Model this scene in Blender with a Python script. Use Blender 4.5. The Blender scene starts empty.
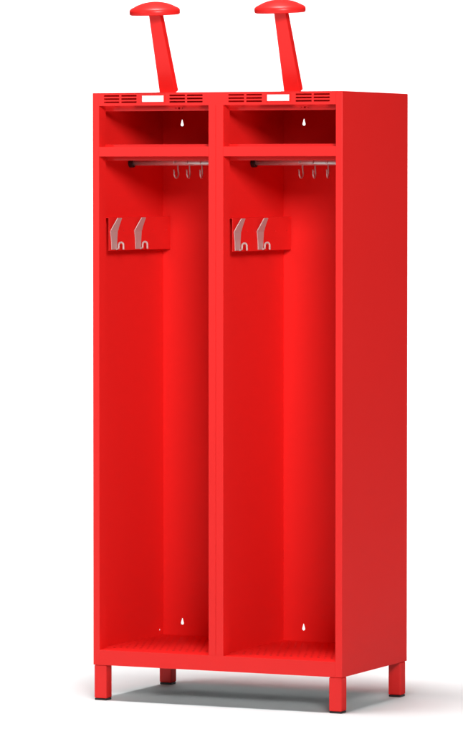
import bpy, bmesh, math
from mathutils import Vector, Matrix
S = bpy.context.scene
COL = S.collection

# ------------------------------------------------------------ camera
yaw, pitch = -0.434802696, -0.0436393615
cam_d = bpy.data.cameras.new('camera'); cam = bpy.data.objects.new('camera', cam_d); COL.objects.link(cam)
cam.location = (5.72365576, -11.3599508, 1.53373245)
cam.rotation_euler = (math.pi/2 + pitch, 0, -yaw)
cam_d.sensor_fit = 'VERTICAL'; cam_d.sensor_height = 36.0; cam_d.sensor_width = 36.0
cam_d.lens = 36.0*4349.3/734.0
cam_d.clip_start = 0.1; cam_d.clip_end = 200
S.camera = cam

# ------------------------------------------------------------ light (studio)
w = bpy.data.worlds.new('World'); S.world = w; w.use_nodes = True
w.node_tree.nodes['Background'].inputs[0].default_value = (1, 1, 1, 1)
w.node_tree.nodes['Background'].inputs[1].default_value = 0.04
def area(name, loc, target, sx, sy, power, color=(1, 1, 1)):
    d = bpy.data.lights.new(name, 'AREA'); d.shape = 'RECTANGLE'; d.size = sx; d.size_y = sy
    d.energy = power; d.color = color
    o = bpy.data.objects.new(name, d); COL.objects.link(o); o.location = loc
    o.rotation_euler = (Vector(target)-Vector(loc)).to_track_quat('-Z', 'Y').to_euler()
    return o
area('overhead_softbox', (0.25, -0.5, 8.0), (0.35, 0.1, 0), 2.2, 1.5, 650)
area('front_softbox', (-4.0, -7.0, 2.9), (0.2, 0.0, 1.5), 0.9, 1.3, 60)
k_ = area('key_softbox', (4.7, -6.9, 4.0), (0.3, 0.2, 1.75), 2.2, 1.8, 35)
k_.data.spread = math.radians(36)
b_ = area('backdrop_light', (-1.6, 4.4, 6.4), (-2.7, 6.6, 1.6), 6.0, 0.8, 150)
b_.data.spread = math.radians(120)
S.view_settings.view_transform = 'Standard'; S.view_settings.look = 'None'
S.view_settings.exposure = 0.0; S.view_settings.gamma = 1.0
S.render.engine = 'CYCLES'
S.cycles.max_bounces = 12; S.cycles.diffuse_bounces = 8; S.cycles.glossy_bounces = 6

# ------------------------------------------------------------ materials
def paint(name, col, rough=0.36, metallic=0.0, bump=0.05, scale=900.0, spec=0.5, var=0.04, gloss=0):
    m = bpy.data.materials.new(name); m.use_nodes = True; nt = m.node_tree; n = nt.nodes
    b = n['Principled BSDF']
    b.inputs['Base Color'].default_value = (*col, 1); b.inputs['Roughness'].default_value = rough
    b.inputs['Metallic'].default_value = metallic; b.inputs['Specular IOR Level'].default_value = spec
    tc = n.new('ShaderNodeTexCoord')
    no = n.new('ShaderNodeTexNoise'); no.inputs['Scale'].default_value = scale; no.inputs['Detail'].default_value = 2
    nt.links.new(tc.outputs['Object'], no.inputs['Vector'])
    bp = n.new('ShaderNodeBump'); bp.inputs['Strength'].default_value = bump; bp.inputs['Distance'].default_value = 0.0006
    nt.links.new(no.outputs['Fac'], bp.inputs['Height']); wv = n.new('ShaderNodeTexNoise'); wv.inputs['Scale'].default_value = 3.2; wv.inputs['Detail'].default_value = 1
    nt.links.new(tc.outputs['Object'], wv.inputs['Vector'])
    b2 = n.new('ShaderNodeBump'); b2.inputs['Strength'].default_value = 0.5 if gloss else 0.0; b2.inputs['Distance'].default_value = 0.004
    nt.links.new(wv.outputs['Fac'], b2.inputs['Height']); nt.links.new(b2.outputs['Normal'], bp.inputs['Normal'])
    nt.links.new(bp.outputs['Normal'], b.inputs['Normal'])
    n2 = n.new('ShaderNodeTexNoise'); n2.inputs['Scale'].default_value = 5; n2.inputs['Detail'].default_value = 5
    nt.links.new(tc.outputs['Object'], n2.inputs['Vector'])
    mr = n.new('ShaderNodeMapRange'); mr.inputs['To Min'].default_value = rough-var; mr.inputs['To Max'].default_value = rough+var
    nt.links.new(n2.outputs['Fac'], mr.inputs['Value']); nt.links.new(mr.outputs['Result'], b.inputs['Roughness'])
    if gloss:                                    # matt powder coat: diffuse body under a thin even sheen
        b.inputs['Specular IOR Level'].default_value = 0.0
        gl = n.new('ShaderNodeBsdfGlossy'); mx = n.new('ShaderNodeMixShader'); mx.inputs[0].default_value = gloss
        nt.links.new(bp.outputs['Normal'], gl.inputs['Normal']); nt.links.new(mr.outputs['Result'], gl.inputs['Roughness'])
        nt.links.new(b.outputs[0], mx.inputs[1]); nt.links.new(gl.outputs[0], mx.inputs[2])
        nt.links.new(mx.outputs[0], n['Material Output'].inputs['Surface'])
    return m
RED = paint('red_powder_coat', (0.81, 0.018, 0.016), 0.38, gloss=0.031)
BLACK = paint('black_plastic', (0.012, 0.010, 0.010), 0.45)
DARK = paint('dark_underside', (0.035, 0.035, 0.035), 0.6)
STEEL = paint('galvanised_steel', (0.66, 0.65, 0.63), 0.42, metallic=0.7, bump=0.03)
ZINC_REFLECT = paint('zinc_painted_reflection', (0.60, 0.45, 0.43), 0.55, metallic=0.4, bump=0.03)  # coat hooks: pinkish base colour paints in red reflected from the locker
WHITE = paint('white_label_card', (0.88, 0.88, 0.87), 0.5)
GROUND = paint('white_studio_paper', (0.87, 0.90, 0.90), 0.75, bump=0.0, scale=40, spec=0.2)

# ------------------------------------------------------------ helpers
def link(name, bm, mat, parent=None, bevel=0.0, smooth=False, segs=2):
    bmesh.ops.recalc_face_normals(bm, faces=bm.faces[:])
    me = bpy.data.meshes.new(name); bm.to_mesh(me); bm.free()
    me.materials.append(mat)
    o = bpy.data.objects.new(name, me); COL.objects.link(o)
    if parent: o.parent = parent
    if smooth:
        for p in me.polygons: p.use_smooth = True
    if bevel:
        md = o.modifiers.new('bevel', 'BEVEL'); md.width = bevel; md.segments = segs
        md.limit_method = 'ANGLE'; md.angle_limit = math.radians(40)
        md.harden_normals = False
    return o
def box(bm, x0, x1, y0, y1, z0, z1):
    v = [bm.verts.new((x, y, z)) for x in (x0, x1) for y in (y0, y1) for z in (z0, z1)]
    for f in ((0,1,3,2), (4,6,7,5), (0,4,5,1), (2,3,7,6), (0,2,6,4), (1,5,7,3)):
        bm.faces.new([v[i] for i in f])
def prism(bm, pts, z0, z1):                      # closed outline in x,y pulled up in z
    a = [bm.verts.new((x, y, z0)) for x, y in pts]; b = [bm.verts.new((x, y, z1)) for x, y in pts]
    n = len(pts)
    for i in range(n): bm.faces.new((a[i], a[(i+1) % n], b[(i+1) % n], b[i]))
    bm.faces.new(a[::-1]); bm.faces.new(b)
def circle(cx, cy, r, n=12): return [(cx+r*math.cos(2*math.pi*i/n), cy+r*math.sin(2*math.pi*i/n)) for i in range(n)]
def rect(x0, x1, y0, y1): return [(x0, y0), (x1, y0), (x1, y1), (x0, y1)]
def keyhole(cx, cy):                             # round mouth below, narrowing slot above
    pts = []
    for i in range(13):
        a = math.radians(150 + 240*i/12); pts.append((cx+.0051*math.cos(a), cy-.004+.0051*math.sin(a)))
    for i in range(5):
        a = math.radians(0 + 180*i/4); pts.append((cx+.0013*math.cos(a), cy+.0100+.0013*math.sin(a)))
    return pts
def sheet(bm, outer, holes, to3, thick):         # flat sheet with real cut-outs; to3 maps (u, v, depth) to space
    tmp = bmesh.new(); es = []
    for loop in [outer]+holes:
        vs = [tmp.verts.new((u, v, 0)) for u, v in loop]
        for i in range(len(vs)): es.append(tmp.edges.new((vs[i], vs[(i+1) % len(vs)])))
    bmesh.ops.triangle_fill(tmp, edges=es, use_beauty=True, use_dissolve=False)
    geo = bmesh.ops.extrude_face_region(tmp, geom=tmp.faces[:]+tmp.edges[:]+tmp.verts[:])
    up = [g for g in geo['geom'] if isinstance(g, bmesh.types.BMVert)]
    for v in up: v.co.z = thick
    tmp.normal_update()
    idx = {v: bm.verts.new(to3(*v.co)) for v in tmp.verts}
    for f in tmp.faces: bm.faces.new([idx[v] for v in f.verts])
    tmp.free()
def tube(bm, path, r, n=10):
    path = [Vector(q) for q in path]; rings = []
    prev = None
    for i, q in enumerate(path):
        t = (path[min(i+1, len(path)-1)]-path[max(i-1, 0)]).normalized()
        if prev is None:
            a = Vector((0, 0, 1)) if abs(t.z) < 0.9 else Vector((1, 0, 0)); u = t.cross(a).normalized()
        else: u = (prev - t*prev.dot(t)).normalized()
        prev = u; v = t.cross(u)
        rr = r[i] if isinstance(r, (list, tuple)) else r
        rings.append([bm.verts.new(q + rr*(u*math.cos(2*math.pi*k/n)+v*math.sin(2*math.pi*k/n))) for k in range(n)])
    for a, b in zip(rings, rings[1:]):
        for k in range(n): bm.faces.new((a[k], a[(k+1) % n], b[(k+1) % n], b[k]))
    bm.faces.new(rings[0][::-1]); bm.faces.new(rings[-1])
def ribbon(bm, secs, thick):                     # secs: centre, half width along y, normal-ish offset dir; a bent strip
    rings = []
    for c, hw, nrm in secs:
        c = Vector(c); nrm = Vector(nrm).normalized()*thick/2
        rings.append([bm.verts.new(c+Vector((0, s*hw, 0))+k*nrm) for s, k in ((-1, -1), (1, -1), (1, 1), (-1, 1))])
    for a, b in zip(rings, rings[1:]):
        for k in range(4): bm.faces.new((a[k], a[(k+1) % 4], b[(k+1) % 4], b[k]))
    bm.faces.new(rings[0][::-1]); bm.faces.new(rings[-1])

# ------------------------------------------------------------ setting: white paper sweep
bm = bmesh.new()
v = [bm.verts.new(q) for q in ((-20, -20, -.006), (20, -20, -.006), (20, 20, -.006), (-20, 20, -.006))]; bm.faces.new(v)
g = link('ground', bm, GROUND); g['kind'] = 'structure'
bm = bmesh.new(); prof = [(-4.5, 0.0), (4.2, 0.0)]
for i in range(1, 17):
    a = math.radians(90*i/16); prof.append((4.2+2.5*math.sin(a), 2.5-2.5*math.cos(a)))
prof.append((6.7, 7.0))
rows = [[bm.verts.new((x, y, z)) for y, z in prof] for x in (-5.0, 5.0)]
for i in range(len(prof)-1): bm.faces.new((rows[0][i], rows[0][i+1], rows[1][i+1], rows[1][i]))
g = link('backdrop', bm, GROUND, smooth=True); g['kind'] = 'structure'
g.rotation_euler = (0, 0, -yaw); g.location = (0.3, 0, 0)     # the paper sweep hangs square to the camera

# ------------------------------------------------------------ locker
W, D, H, B = 0.7955, 0.482, 1.7785, 0.1043
T = 0.0015
FW = 0.021           # front flange of a side
RB = 0.045           # depth of the door rebate
HB = 1.741           # underside of header face
ST = 0.149           # top of base rail
L = bpy.data.objects.new('open_locker', None); COL.objects.link(L); L.location = (0, 0, 0)
L['label'] = 'tall red two-compartment open metal locker standing on four square legs'
L['category'] = 'locker'

def side_outline(m):                              # m maps local x (0 outside) to world x
    o = []
    for i in range(5):
        a = math.radians(180+90*i/4); o.append((.0028+.0028*math.cos(a), .0028+.0028*math.sin(a)))
    o += [(FW-.0006, 0), (FW, .0006), (FW, RB), (T, RB), (T, RB-T), (FW-T, RB-T), (FW-T, T), (T+.0015, T), (T, T+.0015)]
    # outer sheet, running to the back with a turned-in rear flange
    return [(m(x), y) for x, y in o]
for sgn in (0, 1):
    m = (lambda x: x) if sgn == 0 else (lambda x: W-x)
    bm = bmesh.new(); prism(bm, side_outline(m), B, H-.0025)
    if sgn == 0:
        hole = [circle(0.446, 0.165, .0030, 10)]
    else: hole = []
    sheet(bm, rect(RB+.0003, D, B, H-.0025), hole, lambda u, v, d: (m(d), u, v), T)
    # plain web between the rebate channel and the sheet's front edge
    box(bm, *sorted((m(0), m(T))), .0030, RB+.0003, B, H-.0025)
    link('side_panel', bm, RED, L)

bm = bmesh.new(); box(bm, 0.0, W, 0.0, D, H-.0025, H); link('top_panel', bm, RED, L, bevel=.0012)

# header with vents
slots = []
for x0 in (.0385, .4385):
    for a, b in ((0, .0500), (.0565, .1060), (.2120, .2620), (.2680, .3180)):
        for zc in (1.7698, 1.7605, 1.7512):
            slots.append(rect(x0+a-.001, x0+b-.001, zc-.0024, zc+.0024))
bm = bmesh.new()
sheet(bm, rect(FW, W-FW, HB, H-.0025), slots, lambda u, v, d: (u, d, v), T)
box(bm, FW, W-FW, T, .016, HB, HB+T)
hd = link('header', bm, RED, L)
for x0 in (.162, .5605):
    bm = bmesh.new(); box(bm, x0-.002, x0+.073, -.0030, 0, 1.7492, 1.7718)
    fr = link('label_holder', bm, RED, hd, bevel=.0006)
    bm = bmesh.new(); box(bm, x0+.001, x0+.070, -.0036, -.0030, 1.7515, 1.7697)
    c = link('label_card', bm, WHITE, hd)

# base rail + floors
bm = bmesh.new(); box(bm, FW, W-FW, 0, T, B, ST); box(bm, FW, W-FW, T, .03, ST-T, ST)
link('base_rail', bm, RED, L, bevel=.0005)
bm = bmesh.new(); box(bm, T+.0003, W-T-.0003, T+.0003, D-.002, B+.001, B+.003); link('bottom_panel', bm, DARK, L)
for x0, x1 in ((T+.0003, .3990), (.4010, W-T-.0003)):
    hs = []
    y = .075; r = 0
    while y < D-.035:
        x = x0+.03+(.0095 if r % 2 else 0)
        while x < x1-.025:
            hs.append(circle(x, y, .0048, 8)); x += .0215
        y += .027; r += 1
    bm = bmesh.new()
    sheet(bm, rect(x0, x1, .0301, D-.0120), hs, lambda u, v, d: (u, v, ST-.0006+d), .0006)
    link('floor_panel', bm, RED, L)

# back with keyhole cut-outs
bm = bmesh.new()
keys = [keyhole(x, z) for x in (.065, .4665) for z in (1.6955, .190)]
sheet(bm, rect(T, W-T, B, H-.0025), keys, lambda u, v, d: (u, D-.010-d, v), T)
link('back_panel', bm, RED, L)

# partition and the double front post
bm = bmesh.new(); box(bm, .3993, .4007, RB, D-.0117, ST, H-.0026); link('partition', bm, RED, L)
def post(x0, x1):
    bm = bmesh.new()
    e = .0008
    prism(bm, [(x0, e), (x0+e, 0), (x1-e, 0), (x1, e), (x1, RB), (x1-T, RB), (x1-T, T), (x0+T, T), (x0+T, RB), (x0, RB)], ST, HB)
    return link('front_post', bm, RED, L)
post(.3740, .3968); post(.3972, .4210)

for bx0, bx1, wx0, wx1 in ((FW, .374, T, .3993), (.421, W-FW, .4007, W-T)):
    # strip behind the header, with the latch holes
    bm = bmesh.new(); hx = wx0+.2575
    sheet(bm, rect(wx0+.0004, wx1-.0004, 1.726, HB+.003),
          [circle(hx, 1.7335, .0032, 12), circle(hx-.0105, 1.7335, .0017, 8), circle(hx+.0105, 1.7335, .0017, 8)],
          lambda u, v, d: (u, RB+.0004+d, v), T)
    box(bm, wx0+.0004, wx1-.0004, RB+.0019, RB+.014, 1.726, 1.726+T)
    link('door_stop', bm, RED, L)
    # shelf: front lip, upstand, tray
    bm = bmesh.new()
    box(bm, bx0+.0002, bx1-.0002, .0002, T, 1.5935, 1.6215)
    box(bm, bx0+.0002, bx1-.0002, T, RB-.0002, 1.6215-T, 1.6215)
    box(bm, wx0+.0004, wx1-.0004, RB+.0004, RB+.0004+T, 1.582, 1.6290)
    box(bm, wx0+.0004, wx1-.0004, RB+.0004+T, D-.0120, 1.6275, 1.6290)
    box(bm, bx0+.0002, bx1-.0002, T, .012, 1.5935, 1.5935+T)
    link('shelf', bm, RED, L, bevel=.0004)
    # hanging rail
    bm = bmesh.new(); tube(bm, [(wx0+.010, .244, 1.5775), (wx1-.010, .244, 1.5775)], .0095, 20)
    rl = link('hanging_rail', bm, STEEL, L, smooth=True)
    for q in rl.data.polygons:
        if len(q.vertices) > 4: q.use_smooth = False
    for a, b in ((wx0+.0002, wx0+.014), (wx1-.014, wx1-.0002)):
        bm = bmesh.new(); tube(bm, [(a, .244, 1.5755), (b, .244, 1.5755)], .0135, 20)
        link('rail_bracket', bm, BLACK, rl, bevel=.001)
    # hook plate on the left wall of the compartment
    X = wx0+.0285; z0, z1 = 1.318, 1.4155; y0, y1 = .047, .462
    bm = bmesh.new()
    hh = [circle(y, z1-.040, .0022, 8) for y in (.145, .195, .345, .430)]
    sheet(bm, rect(y0, y1, z0, z1), hh, lambda u, v, d: (X-d, u, v), T)
    box(bm, wx0+.0002, X-T, y0, y1, z1-T, z1)
    box(bm, wx0+.0002, X-T, y1-T, y1, z0, z1-T)
    box(bm, wx0+.0002, wx0+.002, y0, y1-T, z0+.002, z1-T)
    pl = link('hook_plate', bm, RED, L, bevel=.0005)
    for hy in (.077, .237):
        bm = bmesh.new(); x = X+.0014
        # flat strip, bent outwards and up at the top
        ribbon(bm, [((x, hy+.001, z0+.003), .017, (1, 0, 0)), ((x, hy+.001, z0+.030), .019, (1, 0, 0)),
                    ((x, hy, z0+.0565), .0235, (1, 0, 0)), ((x+.0015, hy, z0+.0600), .0240, (1, 0, -.4)),
                    ((x+.0045, hy+.001, z0+.0680), .021, (1, 0, -.7)), ((x+.0115, hy+.004, z0+.0850), .0165, (1, 0, -.7)),
                    ((x+.0160, hy+.006, z0+.0960), .0140, (1, 0, -.4))], .0025)
        # small lower loop
        P = []
        for i in range(13):
            a = math.radians(180-180*i/12)
            P.append((x+.0125+.0075*math.cos(a), hy+.022, z0+.0165+.0075*math.sin(a)))
        P = [(x+.002, hy+.012, z0+.004), (x+.0045, hy+.021, z0+.006)]+P+[(x+.0203, hy+.022, z0+.003)]
        tube(bm, P, .0030, 8)
        link('coat_hook', bm, ZINC_REFLECT, pl, bevel=.0006)

# legs
for x in (.002, W-.042):
    for y in (.002, D-.042):
        bm = bmesh.new(); box(bm, x, x+.040, y, y+.038, .006, B+.001 if 0 else B-.0002)
        lg = link('leg', bm, RED, L, bevel=.004, segs=3)
        bm = bmesh.new(); box(bm, x+.0012, x+.0388, y+.0012, y+.0368, 0.0, .006)
        link('foot_cap', bm, BLACK, lg, bevel=.0015)

# helmet holders
for cx in (.2025, .6005):
    bm = bmesh.new()
    secs = []
    base, top = Vector((cx, .088, H+.002)), Vector((cx, .000, 2.006))
    dirv = (top-base).normalized(); nrm = Vector((0, -1, 0)) - dirv*dirv.dot(Vector((0, -1, 0))); nrm.normalize()
    rings = []
    N = 10
    for i in range(N+1):
        t = i/N; c = base.lerp(top, t); hw = .0255*(1-t)+.0178*t
        rings.append([bm.verts.new(c+Vector((sx*hw, 0, 0))+nrm*k) for sx, k in ((-1, -.017), (-1, .003), (-.96, .004), (.96, .004), (1, .003), (1, -.017), (.93, -.017), (.93, .002), (-.93, .002), (-.93, -.017))])
    for a, b in zip(rings, rings[1:]):
        for k in range(10): bm.faces.new((a[k], a[(k+1) % 10], b[(k+1) % 10], b[k]))
    bm.faces.new(rings[0][::-1]); bm.faces.new(rings[-1])
    box(bm, cx-.0285, cx+.0285, .070, .125, H+.0001, H+.0022)
    hh = link('helmet_holder', bm, RED, L)
    bm = bmesh.new()
    prof = [(.000, .0375), (.012, .0370), (.025, .0352), (.038, .0322), (.050, .0280), (.060, .0232), (.0680, .0195), (.0725, .0160), (.0745, .0125),
            (.0742, .0040), (.0725, .0012), (.0695, .0), (.0680, .0010), (.0670, .0060), (.000, .0060)]
    n = 64; rings = []
    for r, z in prof:
        if r == 0: rings.append([bm.verts.new((cx, 0, 2.0005+z))]); continue
        rings.append([bm.verts.new((cx+r*math.cos(2*math.pi*k/n), r*.92*math.sin(2*math.pi*k/n), 2.0005+z)) for k in range(n)])
    for a, b in zip(rings, rings[1:]):
        for k in range(n):
            if len(a) == 1: bm.faces.new((a[0], b[k], b[(k+1) % n]))
            elif len(b) == 1: bm.faces.new((a[k], a[(k+1) % n], b[0]))
            else: bm.faces.new((a[k], a[(k+1) % n], b[(k+1) % n], b[k]))
    for vv in bm.verts: vv.co.z = 2.0030 + (vv.co.z-2.0005)*1.02
    bmesh.ops.rotate(bm, cent=(cx, 0, 2.010), matrix=Matrix.Rotation(math.radians(4.5), 3, 'X'), verts=bm.verts[:])
    link('holder_cap', bm, RED, hh, smooth=True)

# ------------------------------------------------------------ loose wire hooks on the rails
proto = None
where = ('farthest left of the three', 'middle one of the three', 'farthest right of the three')
for comp, xs in (('left', (.153, .193, .235)), ('right', (.557, .599, .642))):
    for i, x in enumerate(xs):
        if proto is None:
            bm = bmesh.new(); P = []
            for k in range(11):                  # over the rail
                a = math.radians(200-190*k/10); P.append((0, .0118*math.cos(a), .0118*math.sin(a)))
            P += [(0, .0117, -.006), (.0006, .0105, -.014), (.001, .0110, -.022)]
            for k in range(11):                  # lower crook, opening to the front
                a = math.radians(0-200*k/10); P.append((.001, .0010+.0125*math.cos(a), -.0325+.0135*math.sin(a)))
            P.append((.001, -.0140, -.0225))
            tube(bm, P, .0026, 8)
            o = proto = link('wire_hook', bm, STEEL, smooth=True)
        else:
            o = proto.copy(); COL.objects.link(o)
        o.location = (x, .244, 1.5775)
        o.rotation_euler = (0, 0, math.radians((-6, 4, 10)[i] + (3 if comp == 'right' else 0)))
        o['label'] = f'small grey steel wire hook on the {comp} compartment rail, {where[i]}'
        o['category'] = 'hook'; o['group'] = 'wire hooks hanging on the rails'
